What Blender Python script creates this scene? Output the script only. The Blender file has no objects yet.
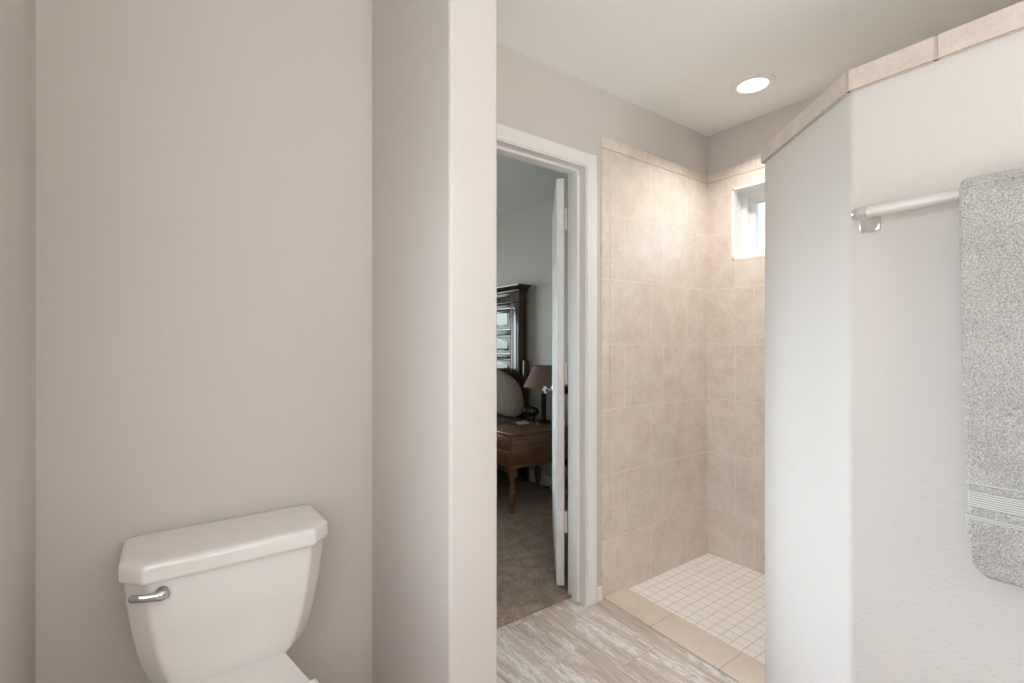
import bpy, bmesh, math, random
from mathutils import Vector, Matrix, noise

random.seed(7)
scene = bpy.context.scene
C = scene.collection
PI = math.pi

# ------------------------------------------------------------------ camera, sky, lights, exposure
YAW = math.atan2(658, 480)                       # angle of the view direction from +X
cam_d = bpy.data.cameras.new('camera')
cam_d.sensor_width = 36.0
cam_d.lens = 480 / 1024 * 36
cam_d.shift_y = 2.5 / 1024
cam_d.clip_start = 0.02
cam = bpy.data.objects.new('camera', cam_d)
cam.location = (0, 0, 1.22)
cam.rotation_euler = (PI / 2, 0, YAW - PI / 2)
C.objects.link(cam)
scene.camera = cam

world = bpy.data.worlds.new('sky')
scene.world = world
world.use_nodes = True
wn = world.node_tree.nodes
bg = wn['Background']
sky = wn.new('ShaderNodeTexSky')
sky.sky_type = 'NISHITA'
sky.sun_disc = False
sky.sun_elevation = math.radians(48)
sky.sun_rotation = math.radians(200)
sky.air_density = 1.0
sky.dust_density = 3.0
world.node_tree.links.new(sky.outputs[0], bg.inputs[0])
bg.inputs[1].default_value = 0.55

scene.view_settings.view_transform = 'Standard'
scene.view_settings.look = 'None'
scene.view_settings.gamma = 1.0
scene.view_settings.use_curve_mapping = False
scene.view_settings.exposure = 0.25
scene.cycles.use_denoising = True
scene.cycles.max_bounces = 12
scene.cycles.diffuse_bounces = 8


def area(name, loc, target, sx, sy, watts, col, spread=180):
    d = bpy.data.lights.new(name, 'AREA')
    d.shape = 'RECTANGLE'
    d.size, d.size_y = sx, sy
    d.energy = watts
    d.color = col
    d.spread = math.radians(spread)
    o = bpy.data.objects.new(name, d)
    o.location = loc
    o.rotation_euler = (Vector(target) - Vector(loc)).to_track_quat('-Z', 'Y').to_euler()
    C.objects.link(o)
    return o


# daylight through the bathroom window behind the photographer, the vanity light bar, an added uplight for the ceiling,
# daylight through the bedroom window, and an added beam for the angled shower wall
area('window_daylight', (-0.205, 0.25, 1.25), (1.4, 0.40, 0.95), 1.0, 1.0, 10, (0.86, 0.93, 1.0))
area('vanity_light', (0.25, -2.2, 1.7), (0.35, 1.6, 1.0), 1.1, 0.5, 11.5, (1.0, 0.955, 0.945))
area('ceiling_fill_uplight', (0.40, -1.7, 1.0), (0.95, -0.6, 2.44), 0.9, 0.9, 15.5, (0.97, 0.985, 0.99), 100)  # added unseen fill, points up to brighten the ceiling and the room
area('shower_window_daylight', (2.79, 1.149, 1.889), (1.9, 1.149, 1.8), 0.62, 0.46, 0.30, (0.88, 0.95, 1.0), 110)
area('bedroom_window_daylight', (0.6, 5.85, 1.4), (1.0, 3.0, 0.9), 2.1, 1.5, 33, (0.82, 0.96, 0.95), 140)
area('angled_wall_fill', (0.55, 5.84, 1.5), (1.50, 0.8, 0.55), 1.4, 1.2, 5.5, (0.76, 0.88, 1.0), 24)  # added narrow fill beam through the doorway, brightens the angled shower wall

# ------------------------------------------------------------------ materials


def lin(r, g, b):
    f = lambda c: (c / 255 / 12.92) if c / 255 <= 0.04045 else ((c / 255 + 0.055) / 1.055) ** 2.4
    return (f(r), f(g), f(b), 1.0)


class NT:
    def __init__(self, name):
        self.m = bpy.data.materials.new(name)
        self.m.use_nodes = True
        self.t = self.m.node_tree
        self.b = self.t.nodes['Principled BSDF']

    def n(self, kind, **kw):
        x = self.t.nodes.new(kind)
        for k, v in kw.items():
            if k in x.inputs:
                x.inputs[k].default_value = v
            else:
                setattr(x, k, v)
        return x

    def l(self, a, b):
        self.t.links.new(a, b)

    def pos(self, scale=(1, 1, 1), loc=(0, 0, 0), rot=(0, 0, 0)):
        tc = self.n('ShaderNodeTexCoord')
        mp = self.n('ShaderNodeMapping')
        mp.inputs['Scale'].default_value = scale
        mp.inputs['Location'].default_value = loc
        mp.inputs['Rotation'].default_value = rot
        self.l(tc.outputs['Object'], mp.inputs['Vector'])
        return mp.outputs[0]

    def ramp(self, fac, stops):
        r = self.n('ShaderNodeValToRGB')
        e = r.color_ramp.elements
        e[0].position, e[0].color = stops[0]
        e[1].position, e[1].color = stops[-1]
        for p, c in stops[1:-1]:
            x = e.new(p)
            x.color = c
        self.l(fac, r.inputs[0])
        return r.outputs[0]

    def mix(self, fac, a, b, mode='MIX'):
        x = self.n('ShaderNodeMix', data_type='RGBA', blend_type=mode)
        for s, v in ((x.inputs[0], fac), (x.inputs[6], a), (x.inputs[7], b)):
            if hasattr(v, 'links'):
                self.l(v, s)
            else:
                s.default_value = v
        return x.outputs[2]

    def bump(self, h, strength, dist, prev=None):
        x = self.n('ShaderNodeBump', Strength=strength, Distance=dist)
        self.l(h, x.inputs['Height'])
        if prev is not None:
            self.l(prev, x.inputs['Normal'])
        self.l(x.outputs[0], self.b.inputs['Normal'])
        return x.outputs[0]


def plain(name, rgb, rough=0.5, metal=0.0, var=0.04, scale=30, bump=0.0, coat=0.0):
    k = NT(name)
    ns = k.n('ShaderNodeTexNoise', Scale=scale, Detail=3)
    k.l(k.pos(), ns.inputs['Vector'])
    c = lin(*rgb)
    lo = tuple(x * (1 - var) for x in c[:3]) + (1,)
    hi = tuple(min(1, x * (1 + var)) for x in c[:3]) + (1,)
    k.l(k.ramp(ns.outputs[0], [(0.3, lo), (0.7, hi)]), k.b.inputs['Base Color'])
    k.b.inputs['Roughness'].default_value = rough
    k.b.inputs['Metallic'].default_value = metal
    k.b.inputs['Coat Weight'].default_value = coat
    if bump:
        k.bump(ns.outputs[0], bump, 0.002)
    return k.m


def paint(name, rgb, peel=0.35, scale=130, rough=0.55):
    k = NT(name)
    p = k.pos()
    n1 = k.n('ShaderNodeTexNoise', Scale=scale, Detail=2, Roughness=0.45)
    k.l(p, n1.inputs['Vector'])
    n2 = k.n('ShaderNodeTexNoise', Scale=1.7, Detail=2)
    k.l(p, n2.inputs['Vector'])
    c = lin(*rgb)
    k.l(k.ramp(n2.outputs[0], [(0.3, tuple(x * 0.985 for x in c[:3]) + (1,)), (0.7, c)]), k.b.inputs['Base Color'])
    k.b.inputs['Roughness'].default_value = rough
    k.b.inputs['Specular IOR Level'].default_value = 0.35
    k.bump(n1.outputs[0], peel, 0.002)
    return k.m


WALL = paint('wall_paint', (210, 203, 197))
CEIL = paint('ceiling_paint', (240, 242, 238), 0.6, 90, 0.8)
WHITE = plain('white_trim_paint', (236, 234, 231), 0.35, var=0.01)
DOORP = plain('white_door_paint', (232, 230, 228), 0.38, var=0.01)
CERAMIC = plain('white_vitreous_china', (232, 227, 223), 0.10, var=0.006, coat=0.4)
SEATP = plain('white_seat_plastic', (238, 235, 231), 0.25, var=0.006)
CHROME = plain('polished_chrome', (205, 205, 205), 0.12, 1.0, var=0.03)
NICKEL = plain('brushed_nickel', (212, 207, 202), 0.30, 0.7, var=0.03)
BARM = plain('satin_bar_metal', (218, 212, 208), 0.42, 0.25, var=0.02)
DARKMET = plain('dark_bronze', (56, 50, 46), 0.35, 0.8, var=0.1)
BLACKP = plain('black_plastic', (16, 17, 20), 0.16, var=0.1)
FABRIC = plain('taupe_bedding', (140, 125, 115), 0.95, var=0.12, scale=40, bump=0.4)
MATT = plain('cream_mattress', (200, 195, 185), 0.9)
SHADE = plain('tan_lamp_shade', (136, 112, 99), 0.9, var=0.05, scale=120)
PAPER = plain('white_paper', (215, 210, 200), 0.8)
VINYL = plain('white_vinyl', (236, 238, 236), 0.3, var=0.01)


def tile_mat(name, axis, x0, z0, w, h, off, c1, c2, grout, mort=0.0024, rough=0.27, mottle=9.0):
    k = NT(name)
    tc = k.n('ShaderNodeTexCoord')
    sp = k.n('ShaderNodeSeparateXYZ')
    k.l(tc.outputs['Object'], sp.inputs[0])
    cb = k.n('ShaderNodeCombineXYZ')
    for src, dst, o in ((axis[0], 0, x0), (axis[1], 1, z0)):
        a = k.n('ShaderNodeMath', operation='SUBTRACT')
        k.l(sp.outputs['XYZ'.index(src)], a.inputs[0])
        a.inputs[1].default_value = o
        k.l(a.outputs[0], cb.inputs[dst])
    br = k.n('ShaderNodeTexBrick')
    br.offset = off
    br.offset_frequency = 2
    br.squash = 1.0
    k.l(cb.outputs[0], br.inputs['Vector'])
    for key, v in (('Color1', (0.75, 0.75, 0.75, 1)), ('Color2', (1, 1, 1, 1)), ('Mortar', (0, 0, 0, 1)), ('Scale', 1.0), ('Mortar Size', mort),
                   ('Mortar Smooth', 0.15), ('Bias', 0.0), ('Brick Width', w), ('Row Height', h)):
        br.inputs[key].default_value = v
    n1 = k.n('ShaderNodeTexNoise', Scale=mottle, Detail=8, Roughness=0.62)
    k.l(tc.outputs['Object'], n1.inputs['Vector'])
    n2 = k.n('ShaderNodeTexNoise', Scale=mottle * 6, Detail=5, Roughness=0.7, Distortion=1.0)
    k.l(tc.outputs['Object'], n2.inputs['Vector'])
    av = k.n('ShaderNodeMath', operation='MULTIPLY_ADD')
    k.l(n2.outputs[0], av.inputs[0])
    av.inputs[1].default_value = 0.5
    hv = k.n('ShaderNodeMath', operation='MULTIPLY')
    k.l(n1.outputs[0], hv.inputs[0])
    hv.inputs[1].default_value = 0.5
    k.l(hv.outputs[0], av.inputs[2])
    col = k.ramp(av.outputs[0], [(0.33, lin(*c1)), (0.66, lin(*c2))])
    # slight tone change from tile to tile
    tone = k.mix(0.10, (1, 1, 1, 1), br.outputs['Color'])
    col = k.mix(1.0, col, tone, 'MULTIPLY')
    col = k.mix(br.outputs['Fac'], col, lin(*grout))
    k.l(col, k.b.inputs['Base Color'])
    rr = k.n('ShaderNodeMapRange')
    k.l(br.outputs['Fac'], rr.inputs[0])
    rr.inputs[3].default_value = rough
    rr.inputs[4].default_value = 0.8
    k.l(rr.outputs[0], k.b.inputs['Roughness'])
    inv = k.n('ShaderNodeMath', operation='SUBTRACT')
    inv.inputs[0].default_value = 1.0
    k.l(br.outputs['Fac'], inv.inputs[1])
    b1 = k.bump(inv.outputs[0], 0.5, 0.0012)
    k.bump(n1.outputs[0], 0.08, 0.002, b1)
    return k.m


T1, T2, TG = (211, 196, 182), (238, 227, 216), (232, 221, 210)
TILE_A = tile_mat('beige_tile_door_wall', 'XZ', 1.861, -1.30, 0.312, 0.315, 0.34, T1, T2, TG)
TILE_B = tile_mat('beige_tile_window_wall', 'YZ', 1.43, -1.30, 0.312, 0.315, 0.34, T1, T2, TG)
TILE_CURB = tile_mat('beige_tile_curb', 'YX', 1.287 - 0.62, 1.0, 0.325, 3.0, 0.0, (216, 200, 185), (232, 217, 202), (186, 166, 148))
TILE_CAP = tile_mat('beige_tile_cap', 'YZ', 0.318 - 0.62, 1.5, 0.312, 3.0, 0.0, (198, 180, 167), (222, 206, 194), (190, 174, 160), 0.004, 0.35)
TILE_TRIM = tile_mat('beige_bullnose_tile', 'ZX', 0.27, 0.0, 0.315, 50.0, 0.0, T1, T2, TG)
TILE_TOP = tile_mat('beige_bullnose_top', 'XY', 1.7, 0.0, 0.312, 50.0, 0.0, T1, T2, TG)
TILE_TOPB = tile_mat('beige_bullnose_top_side', 'YX', 1.3, 0.0, 0.312, 50.0, 0.0, T1, T2, TG)
MOSAIC = tile_mat('cream_mosaic', 'XY', 1.85, 0.9, 0.0535, 0.0535, 0.0, (240, 233, 226), (248, 243, 238), (205, 193, 182), 0.0019, 0.4)


def wood_plank():
    k = NT('weathered_wood_plank_tile')
    tc = k.n('ShaderNodeTexCoord')
    mp = k.n('ShaderNodeMapping')
    mp.inputs['Rotation'].default_value = (0, 0, PI / 2)
    k.l(tc.outputs['Object'], mp.inputs['Vector'])
    br = k.n('ShaderNodeTexBrick')
    br.offset = 0.37
    k.l(mp.outputs[0], br.inputs['Vector'])
    for key, v in (('Color1', (0, 0, 0, 1)), ('Color2', (1, 1, 1, 1)), ('Mortar', (0.5, 0.5, 0.5, 1)), ('Scale', 1.0), ('Mortar Size', 0.0009),
                   ('Mortar Smooth', 0.1), ('Brick Width', 1.22), ('Row Height', 0.20)):
        br.inputs[key].default_value = v
    # every plank shows another stretch of the grain
    sh = k.n('ShaderNodeVectorMath', operation='SCALE')
    k.l(br.outputs['Color'], sh.inputs[0])
    sh.inputs['Scale'].default_value = 2.3
    ad = k.n('ShaderNodeVectorMath', operation='ADD')
    k.l(tc.outputs['Object'], ad.inputs[0])
    k.l(sh.outputs[0], ad.inputs[1])

    def noise_(sx, sy, **kw):
        m = k.n('ShaderNodeMapping')
        m.inputs['Scale'].default_value = (sx, sy, 1)
        k.l(ad.outputs[0], m.inputs['Vector'])
        x = k.n('ShaderNodeTexNoise', **kw)
        k.l(m.outputs[0], x.inputs['Vector'])
        return x.outputs[0]

    fine = noise_(120, 7, Scale=1.0, Detail=6, Roughness=0.65, Distortion=0.3)       # thin grain lines
    patch = noise_(13, 2.2, Scale=1.0, Detail=9, Roughness=0.68, Distortion=0.5)     # worn whitewash, ragged edges
    speck = noise_(75, 28, Scale=1.0, Detail=6, Roughness=0.7)                       # scratches in the worn places
    base = k.ramp(fine, [(0.30, lin(160, 142, 130)), (0.48, lin(197, 181, 169)), (0.70, lin(214, 201, 190))])
    base = k.mix(0.35, base, k.ramp(noise_(4, 0.8, Scale=1.0, Detail=3), [(0.35, lin(205, 195, 188)), (0.65, lin(255, 252, 250))]), 'MULTIPLY')
    white = k.ramp(speck, [(0.36, lin(186, 175, 166)), (0.50, lin(222, 216, 210)), (0.65, lin(234, 230, 226))])
    m1 = k.ramp(patch, [(0.47, (0, 0, 0, 1)), (0.57, (0.95, 0.95, 0.95, 1))])
    col = k.mix(m1, base, white)
    m2 = k.ramp(noise_(16, 3, Scale=1.0, Detail=8, Roughness=0.7, Distortion=0.4), [(0.57, (0, 0, 0, 1)), (0.64, (0.55, 0.55, 0.55, 1))])
    dk = k.ramp(speck, [(0.42, lin(120, 106, 98)), (0.56, lin(205, 192, 182))])
    col = k.mix(m2, col, dk)
    col = k.mix(br.outputs['Fac'], col, lin(168, 152, 140))
    k.l(col, k.b.inputs['Base Color'])
    k.b.inputs['Roughness'].default_value = 0.45
    k.bump(fine, 0.12, 0.001)
    return k.m


WOODFLOOR = wood_plank()


def carpet_mat():
    k = NT('brown_carpet')
    p = k.pos()
    n1 = k.n('ShaderNodeTexNoise', Scale=150, Detail=4, Roughness=0.75)
    k.l(p, n1.inputs['Vector'])
    n2 = k.n('ShaderNodeTexNoise', Scale=14, Detail=3)
    k.l(p, n2.inputs['Vector'])
    c = k.ramp(n1.outputs[0], [(0.3, lin(96, 82, 72)), (0.7, lin(222, 200, 184))])
    c = k.mix(0.35, c, k.ramp(n2.outputs[0], [(0.35, lin(150, 140, 130)), (0.65, lin(255, 250, 245))]), 'MULTIPLY')
    k.l(c, k.b.inputs['Base Color'])
    k.b.inputs['Roughness'].default_value = 1.0
    k.b.inputs['Specular IOR Level'].default_value = 0.1
    k.bump(n1.outputs[0], 1.0, 0.006)
    return k.m


CARPET = carpet_mat()


def wood_mat(name, dark, light, sc=(6, 40, 40), rough=0.3):
    k = NT(name)
    n1 = k.n('ShaderNodeTexNoise', Scale=1.0, Detail=6, Roughness=0.6, Distortion=0.8)
    k.l(k.pos(sc), n1.inputs['Vector'])
    k.l(k.ramp(n1.outputs[0], [(0.3, lin(*dark)), (0.7, lin(*light))]), k.b.inputs['Base Color'])
    k.b.inputs['Roughness'].default_value = rough
    k.b.inputs['Coat Weight'].default_value = 0.6
    k.bump(n1.outputs[0], 0.06, 0.002)
    return k.m


CHERRY = wood_mat('reddish_brown_wood', (74, 46, 28), (132, 88, 56))
MAHOG = wood_mat('dark_mahogany', (44, 28, 21), (78, 52, 40), (40, 40, 6), 0.22)


def terry(name, c1, c2, bump):
    k = NT(name)
    p = k.pos()
    n1 = k.n('ShaderNodeTexNoise', Scale=330, Detail=3, Roughness=0.65)
    k.l(p, n1.inputs['Vector'])
    v = k.n('ShaderNodeTexVoronoi', Scale=480)
    k.l(p, v.inputs['Vector'])
    n2 = k.n('ShaderNodeTexNoise', Scale=16, Detail=2)
    k.l(p, n2.inputs['Vector'])
    c = k.ramp(n1.outputs[0], [(0.32, lin(*c1)), (0.66, lin(*c2))])
    c = k.mix(0.25, c, k.ramp(n2.outputs[0], [(0.35, lin(205, 205, 205)), (0.65, lin(255, 255, 255))]), 'MULTIPLY')
    k.l(c, k.b.inputs['Base Color'])
    k.b.inputs['Roughness'].default_value = 1.0
    k.b.inputs['Specular IOR Level'].default_value = 0.1
    k.b.inputs['Sheen Weight'].default_value = 0.3
    b1 = k.bump(n1.outputs[0], bump, 0.004)
    k.bump(v.outputs['Distance'], bump * 0.5, 0.002, b1)
    return k.m


TERRY = terry('grey_terry_cloth', (146, 143, 138), (212, 208, 202), 0.7)


def band_mat():
    k = NT('grey_ribbed_weave')
    w = k.n('ShaderNodeTexWave', Scale=70, Distortion=0.2)
    w.bands_direction = 'Z'
    k.l(k.pos(), w.inputs['Vector'])
    k.l(k.ramp(w.outputs[0], [(0.2, lin(168, 167, 164)), (0.8, lin(206, 204, 200))]), k.b.inputs['Base Color'])
    k.b.inputs['Roughness'].default_value = 0.8
    k.bump(w.outputs[0], 0.6, 0.0015)
    return k.m


BAND = band_mat()


def glass_mat():
    k = NT('window_glass')
    k.t.nodes.remove(k.b)
    out = k.t.nodes['Material Output']
    tr = k.n('ShaderNodeBsdfTransparent')
    tr.inputs[0].default_value = (0.98, 0.99, 0.99, 1)
    gl = k.n('ShaderNodeBsdfGlossy', Roughness=0.02)
    fr = k.n('ShaderNodeFresnel', IOR=1.45)
    mx = k.n('ShaderNodeMixShader')
    k.l(fr.outputs[0], mx.inputs[0])
    k.l(tr.outputs[0], mx.inputs[1])
    k.l(gl.outputs[0], mx.inputs[2])
    k.l(mx.outputs[0], out.inputs[0])
    return k.m


GLASS = glass_mat()


def emit(name, col, s):
    k = NT(name)
    k.b.inputs['Base Color'].default_value = col
    k.b.inputs['Emission Color'].default_value = col
    k.b.inputs['Emission Strength'].default_value = s
    return k.m


LAMPGLOW = emit('lit_diffuser', (1.0, 0.96, 0.88, 1), 2.2)

# ------------------------------------------------------------------ mesh helpers


def link(name, bm, mat, parent=None, smooth=None, loc=None):
    me = bpy.data.meshes.new(name)
    bmesh.ops.recalc_face_normals(bm, faces=bm.faces[:])
    bm.to_mesh(me)
    bm.free()
    me.materials.append(mat)
    if smooth is not None:
        me.shade_smooth()
        me.set_sharp_from_angle(angle=math.radians(smooth))
    o = bpy.data.objects.new(name, me)
    C.objects.link(o)
    if parent is not None:
        o.parent = parent
        o.location = -parent.location if loc is None else loc   # parts are modelled in room coordinates
    return o


def tag(o, label, cat=None, group=None, kind=None):
    o['label'] = label
    if cat:
        o['category'] = cat
    if group:
        o['group'] = group
    if kind:
        o['kind'] = kind
    return o


def empty(name, loc, label, cat, group=None, kind=None):
    o = bpy.data.objects.new(name, None)
    o.empty_display_size = 0.1
    o.location = loc
    C.objects.link(o)
    return tag(o, label, cat, group, kind)


def add_box(bm, x0, x1, y0, y1, z0, z1, bev=0.0, seg=2):
    t = bmesh.new()
    bmesh.ops.create_cube(t, size=1)
    for v in t.verts:
        v.co = Vector((x0 + (x1 - x0) * (v.co.x + .5), y0 + (y1 - y0) * (v.co.y + .5), z0 + (z1 - z0) * (v.co.z + .5)))
    if bev:
        bmesh.ops.bevel(t, geom=t.edges[:], offset=bev, segments=seg, profile=0.5, affect='EDGES')
    merge(bm, t)


def merge(bm, t, mat=None):
    if mat is not None:
        bmesh.ops.transform(t, matrix=mat, verts=t.verts[:])
    me = bpy.data.meshes.new('tmp')
    t.to_mesh(me)
    t.free()
    bm.from_mesh(me)
    bpy.data.meshes.remove(me)


def box(*a, **k):
    bm = bmesh.new()
    add_box(bm, *a, **k)
    return bm


def round_poly(pts, radii, seg=6):
    """polygon with every corner rounded by its own radius"""
    out = []
    n = len(pts)
    for i in range(n):
        p, a, b = Vector(pts[i]), Vector(pts[i - 1]), Vector(pts[(i + 1) % n])
        r = radii[i] if hasattr(radii, '__len__') else radii
        if r <= 1e-6:
            out.append(p.copy())
            continue
        d1, d2 = (a - p).normalized(), (b - p).normalized()
        ang = d1.angle(d2)
        t = min(r / math.tan(ang / 2), (a - p).length * .49, (b - p).length * .49)
        r = t * math.tan(ang / 2)
        c = p + (d1 + d2).normalized() * (r / math.sin(ang / 2))
        s, e = p + d1 * t - c, p + d2 * t - c
        a0 = math.atan2(s.y, s.x)
        da = math.atan2(e.y, e.x) - a0
        da = (da + PI) % (2 * PI) - PI
        for j in range(seg + 1):
            q = a0 + da * j / seg
            out.append(c + Vector((math.cos(q), math.sin(q))) * r)
    return out


def add_loft(bm, rings, cap=True, closed=True):
    vs = [[bm.verts.new(p) for p in r] for r in rings]
    n = len(rings[0])
    for a, b in zip(vs, vs[1:]):
        for i in range(n if closed else n - 1):
            j = (i + 1) % n
            bm.faces.new((a[i], a[j], b[j], b[i]))
    if cap:
        bm.faces.new(list(reversed(vs[0])))
        bm.faces.new(vs[-1])


def prism(pts, z0, z1, radii=0.0, seg=6):
    bm = bmesh.new()
    o = round_poly(pts, radii, seg)
    add_loft(bm, [[(p.x, p.y, z0) for p in o], [(p.x, p.y, z1) for p in o]])
    return bm


def add_tube(bm, path, rad, n=14, cap=True):
    path = [Vector(p) for p in path]
    rings = []
    up = Vector((0, 0, 1))
    prev = None
    for i, p in enumerate(path):
        d = (path[min(i + 1, len(path) - 1)] - path[max(i - 1, 0)]).normalized()
        if prev is None:
            s = d.cross(up) if abs(d.z) < .95 else d.cross(Vector((1, 0, 0)))
        else:
            s = prev - d * prev.dot(d)
        s.normalize()
        prev = s
        t = d.cross(s)
        r = rad[i] if hasattr(rad, '__len__') else rad
        rx, ry = r if hasattr(r, '__len__') else (r, r)
        rings.append([p + s * math.cos(2 * PI * k / n) * rx + t * math.sin(2 * PI * k / n) * ry for k in range(n)])
    add_loft(bm, rings, cap)


def add_lathe(bm, prof, c, n=32, axis='Z', cap=True):
    """prof: list of (radius, height)"""
    rings = []
    for r, h in prof:
        ring = []
        for k in range(n):
            a = 2 * PI * k / n
            x, y = r * math.cos(a), r * math.sin(a)
            if axis == 'Z':
                v = Vector((x, y, h))
            elif axis == 'Y':
                v = Vector((x, h, y))
            else:
                v = Vector((h, x, y))
            ring.append(v + Vector(c))
        rings.append(ring)
    add_loft(bm, rings, cap)


def lathe(*a, **k):
    bm = bmesh.new()
    add_lathe(bm, *a, **k)
    return bm


def struct(name, bm, mat, label, smooth=None):
    o = link(name, bm, mat, None, smooth)
    return tag(o, label, None, None, 'structure')


# ------------------------------------------------------------------ the setting
CH = 2.44
YA = 1.605            # painted face of the wall with the door (behind the toilet too)
XB = 2.593            # painted face of the wall with the little window
XL = -0.245           # face of the wall left of the toilet
YF = -2.3             # wall behind the photographer
XE = 2.655            # bedroom face of the outer wall
DX0, DX1, DZ = 0.80, 1.595, 2.045      # door opening

bm = bmesh.new()
add_box(bm, XL - 0.12, DX0 - 0.02, YA, 1.72, 0, CH)
add_box(bm, DX1 + 0.02, 2.80, YA, 1.72, 0, CH)
add_box(bm, DX0 - 0.02, DX1 + 0.02, YA, 1.72, DZ + 0.02, CH)
struct('wall_back', bm, WALL, 'pale greige wall behind the toilet running on past the doorway and the shower')

bm = bmesh.new()
add_box(bm, XL - 0.12, XL, YF, -0.25, 0, CH)
add_box(bm, XL - 0.12, XL, 0.75, YA, 0, CH)
add_box(bm, XL - 0.12, XL, -0.25, 0.75, 0, 0.75)
add_box(bm, XL - 0.12, XL, -0.25, 0.75, 1.75, CH)
struct('wall_left', bm, WALL, 'pale greige wall at the left edge beside the toilet')

pts = [(0.580, YA), (0.580, 1.058), (0.726, 1.058), (0.726, YA)]
struct('wall_partition', prism(pts, 0, CH, [0, 0.010, 0.010, 0]), WALL,
       'short full height partition wall between the toilet and the doorway', 40)

WY0, WY1, WZ0, WZ1 = 0.85, 1.448, 1.688, 2.089
bm = bmesh.new()
add_box(bm, XB, 2.80, YF, WY0, 0, CH)
add_box(bm, XB, 2.80, WY1, YA, 0, CH)
add_box(bm, XB, 2.80, WY0, WY1, 0, WZ0)
add_box(bm, XB, 2.80, WY0, WY1, WZ1, CH)
struct('wall_right', bm, WALL, 'outer wall at the end of the shower with the small high window')
struct('wall_front', box(XL - 0.12, 2.80, YF - 0.12, YF, 0, CH), WALL, 'bathroom wall behind the photographer')

# low shower wall: runs beside the towel bar, then turns 45 degrees
PX = 1.437
FX, FY = 1.745, 0.857
NX, NY = 1.437, 0.488
d = Vector((FX - NX, FY - NY)).normalized()
nrm = Vector((d.y, -d.x))
T = 0.118
e1 = Vector((FX, FY)) + nrm * T
k = (PX + T - e1.x) / -d.x
inner = e1 - d * k
PTOP = 1.870
pony = [(PX, YF), (NX, NY), (FX, FY), (e1.x, e1.y), (inner.x, inner.y), (PX + T, YF)]
struct('wall_shower', prism(pony, 0, PTOP, [0, 0.03, 0.006, 0.006, 0, 0], 8), WALL,
       'partial height shower wall with an angled end and a tiled cap', 40)


def offset_poly(o):
    a = Vector((FX, FY)) - nrm * o + d * o
    b = Vector((FX, FY)) + nrm * (T + o) + d * o
    # front line of the angled part meets the front line of the straight part
    s = (PX - o - a.x) / d.x
    c = a + d * s
    s2 = (PX + T + o - b.x) / d.x
    c2 = b + d * s2
    return [(PX - o, YF), (c.x, c.y), (a.x, a.y), (b.x, b.y), (c2.x, c2.y), (PX + T + o, YF)]


def cap_piece(p, z0, z1):
    b = prism(p, z0, z1)
    bmesh.ops.bevel(b, geom=[e for e in b.edges], offset=0.003, segments=2, affect='EDGES')
    return b


op = offset_poly(0.009)
capz0, capz1 = PTOP - 0.002, PTOP + 0.056
bm = bmesh.new()
g = 0.0015
y = op[1][1]
# mitred angled piece, then pieces of about a tile's length along the straight wall
merge(bm, cap_piece([(op[1][0], op[1][1] + g), op[2], op[3], (op[4][0], op[4][1] + g)], capz0, capz1))
ys = [0.3155, -0.02, -0.345, -0.67, -0.995, -1.32, -1.645, -1.97, YF]
merge(bm, cap_piece([(op[0][0], ys[0] + g), (op[1][0], op[1][1] - g), (op[4][0], op[4][1] - g), (op[5][0], ys[0] + g)], capz0, capz1))
for a, b in zip(ys, ys[1:]):
    merge(bm, cap_piece([(op[0][0], b + g), (op[0][0], a - g), (op[5][0], a - g), (op[5][0], b + g)], capz0, capz1))
TILE_CAPP = tile_mat('beige_cap_tile', 'XY', 0.0, 0.0, 90.0, 90.0, 0.0, (194, 178, 167), (218, 204, 194), (190, 174, 160), 0.0, 0.35, 14)
struct('trim_1', bm, TILE_CAPP, 'beige tile cap along the top of the partial shower wall', 40)
# thin grout bed seen in the joints of the cap
op2 = offset_poly(0.0078)
struct('trim_2', prism(op2, PTOP + 0.001, PTOP + 0.053), plain('cap_grout', (186, 170, 156), 0.9), 'grout between the beige cap tiles of the shower wall')

struct('ceiling', box(-2.6, 2.80, YF - 0.12, 6.0, CH, CH + 0.1), CEIL, 'off white textured ceiling')

# floors
CUO, CUI = 1.712, 1.872         # curb edges at the door wall
CUO2, CUI2 = 1.668, 1.838       # and near the angled wall
yc = 0.80
struct('floor', prism([(XL, YF), (1.60, YF), (CUO2, yc), (CUO, YA), (CUO, 1.65), (1.60, 1.70), (XL, 1.70)], -0.08, 0.0), WOODFLOOR,
       'whitewashed wood look plank floor of the bathroom')
struct('floor_carpet', box(-2.6, XE, 1.70, 5.9, -0.08, 0.008), CARPET, 'brown bedroom carpet beyond the doorway')
struct('floor_shower', prism([(CUI2 - 0.004, yc), (1.60, YF), (XB, YF), (XB, YA), (CUI - 0.004, YA)], -0.08, -0.004), MOSAIC,
       'cream mosaic tile floor of the shower')
struct('trim_curb', prism([(CUO2, yc - 0.1), (CUI2, yc - 0.1), (CUI, YA), (CUO, YA)], -0.06, 0.006), TILE_CURB,
       'flat beige tile curb between the plank floor and the mosaic shower floor')

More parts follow.
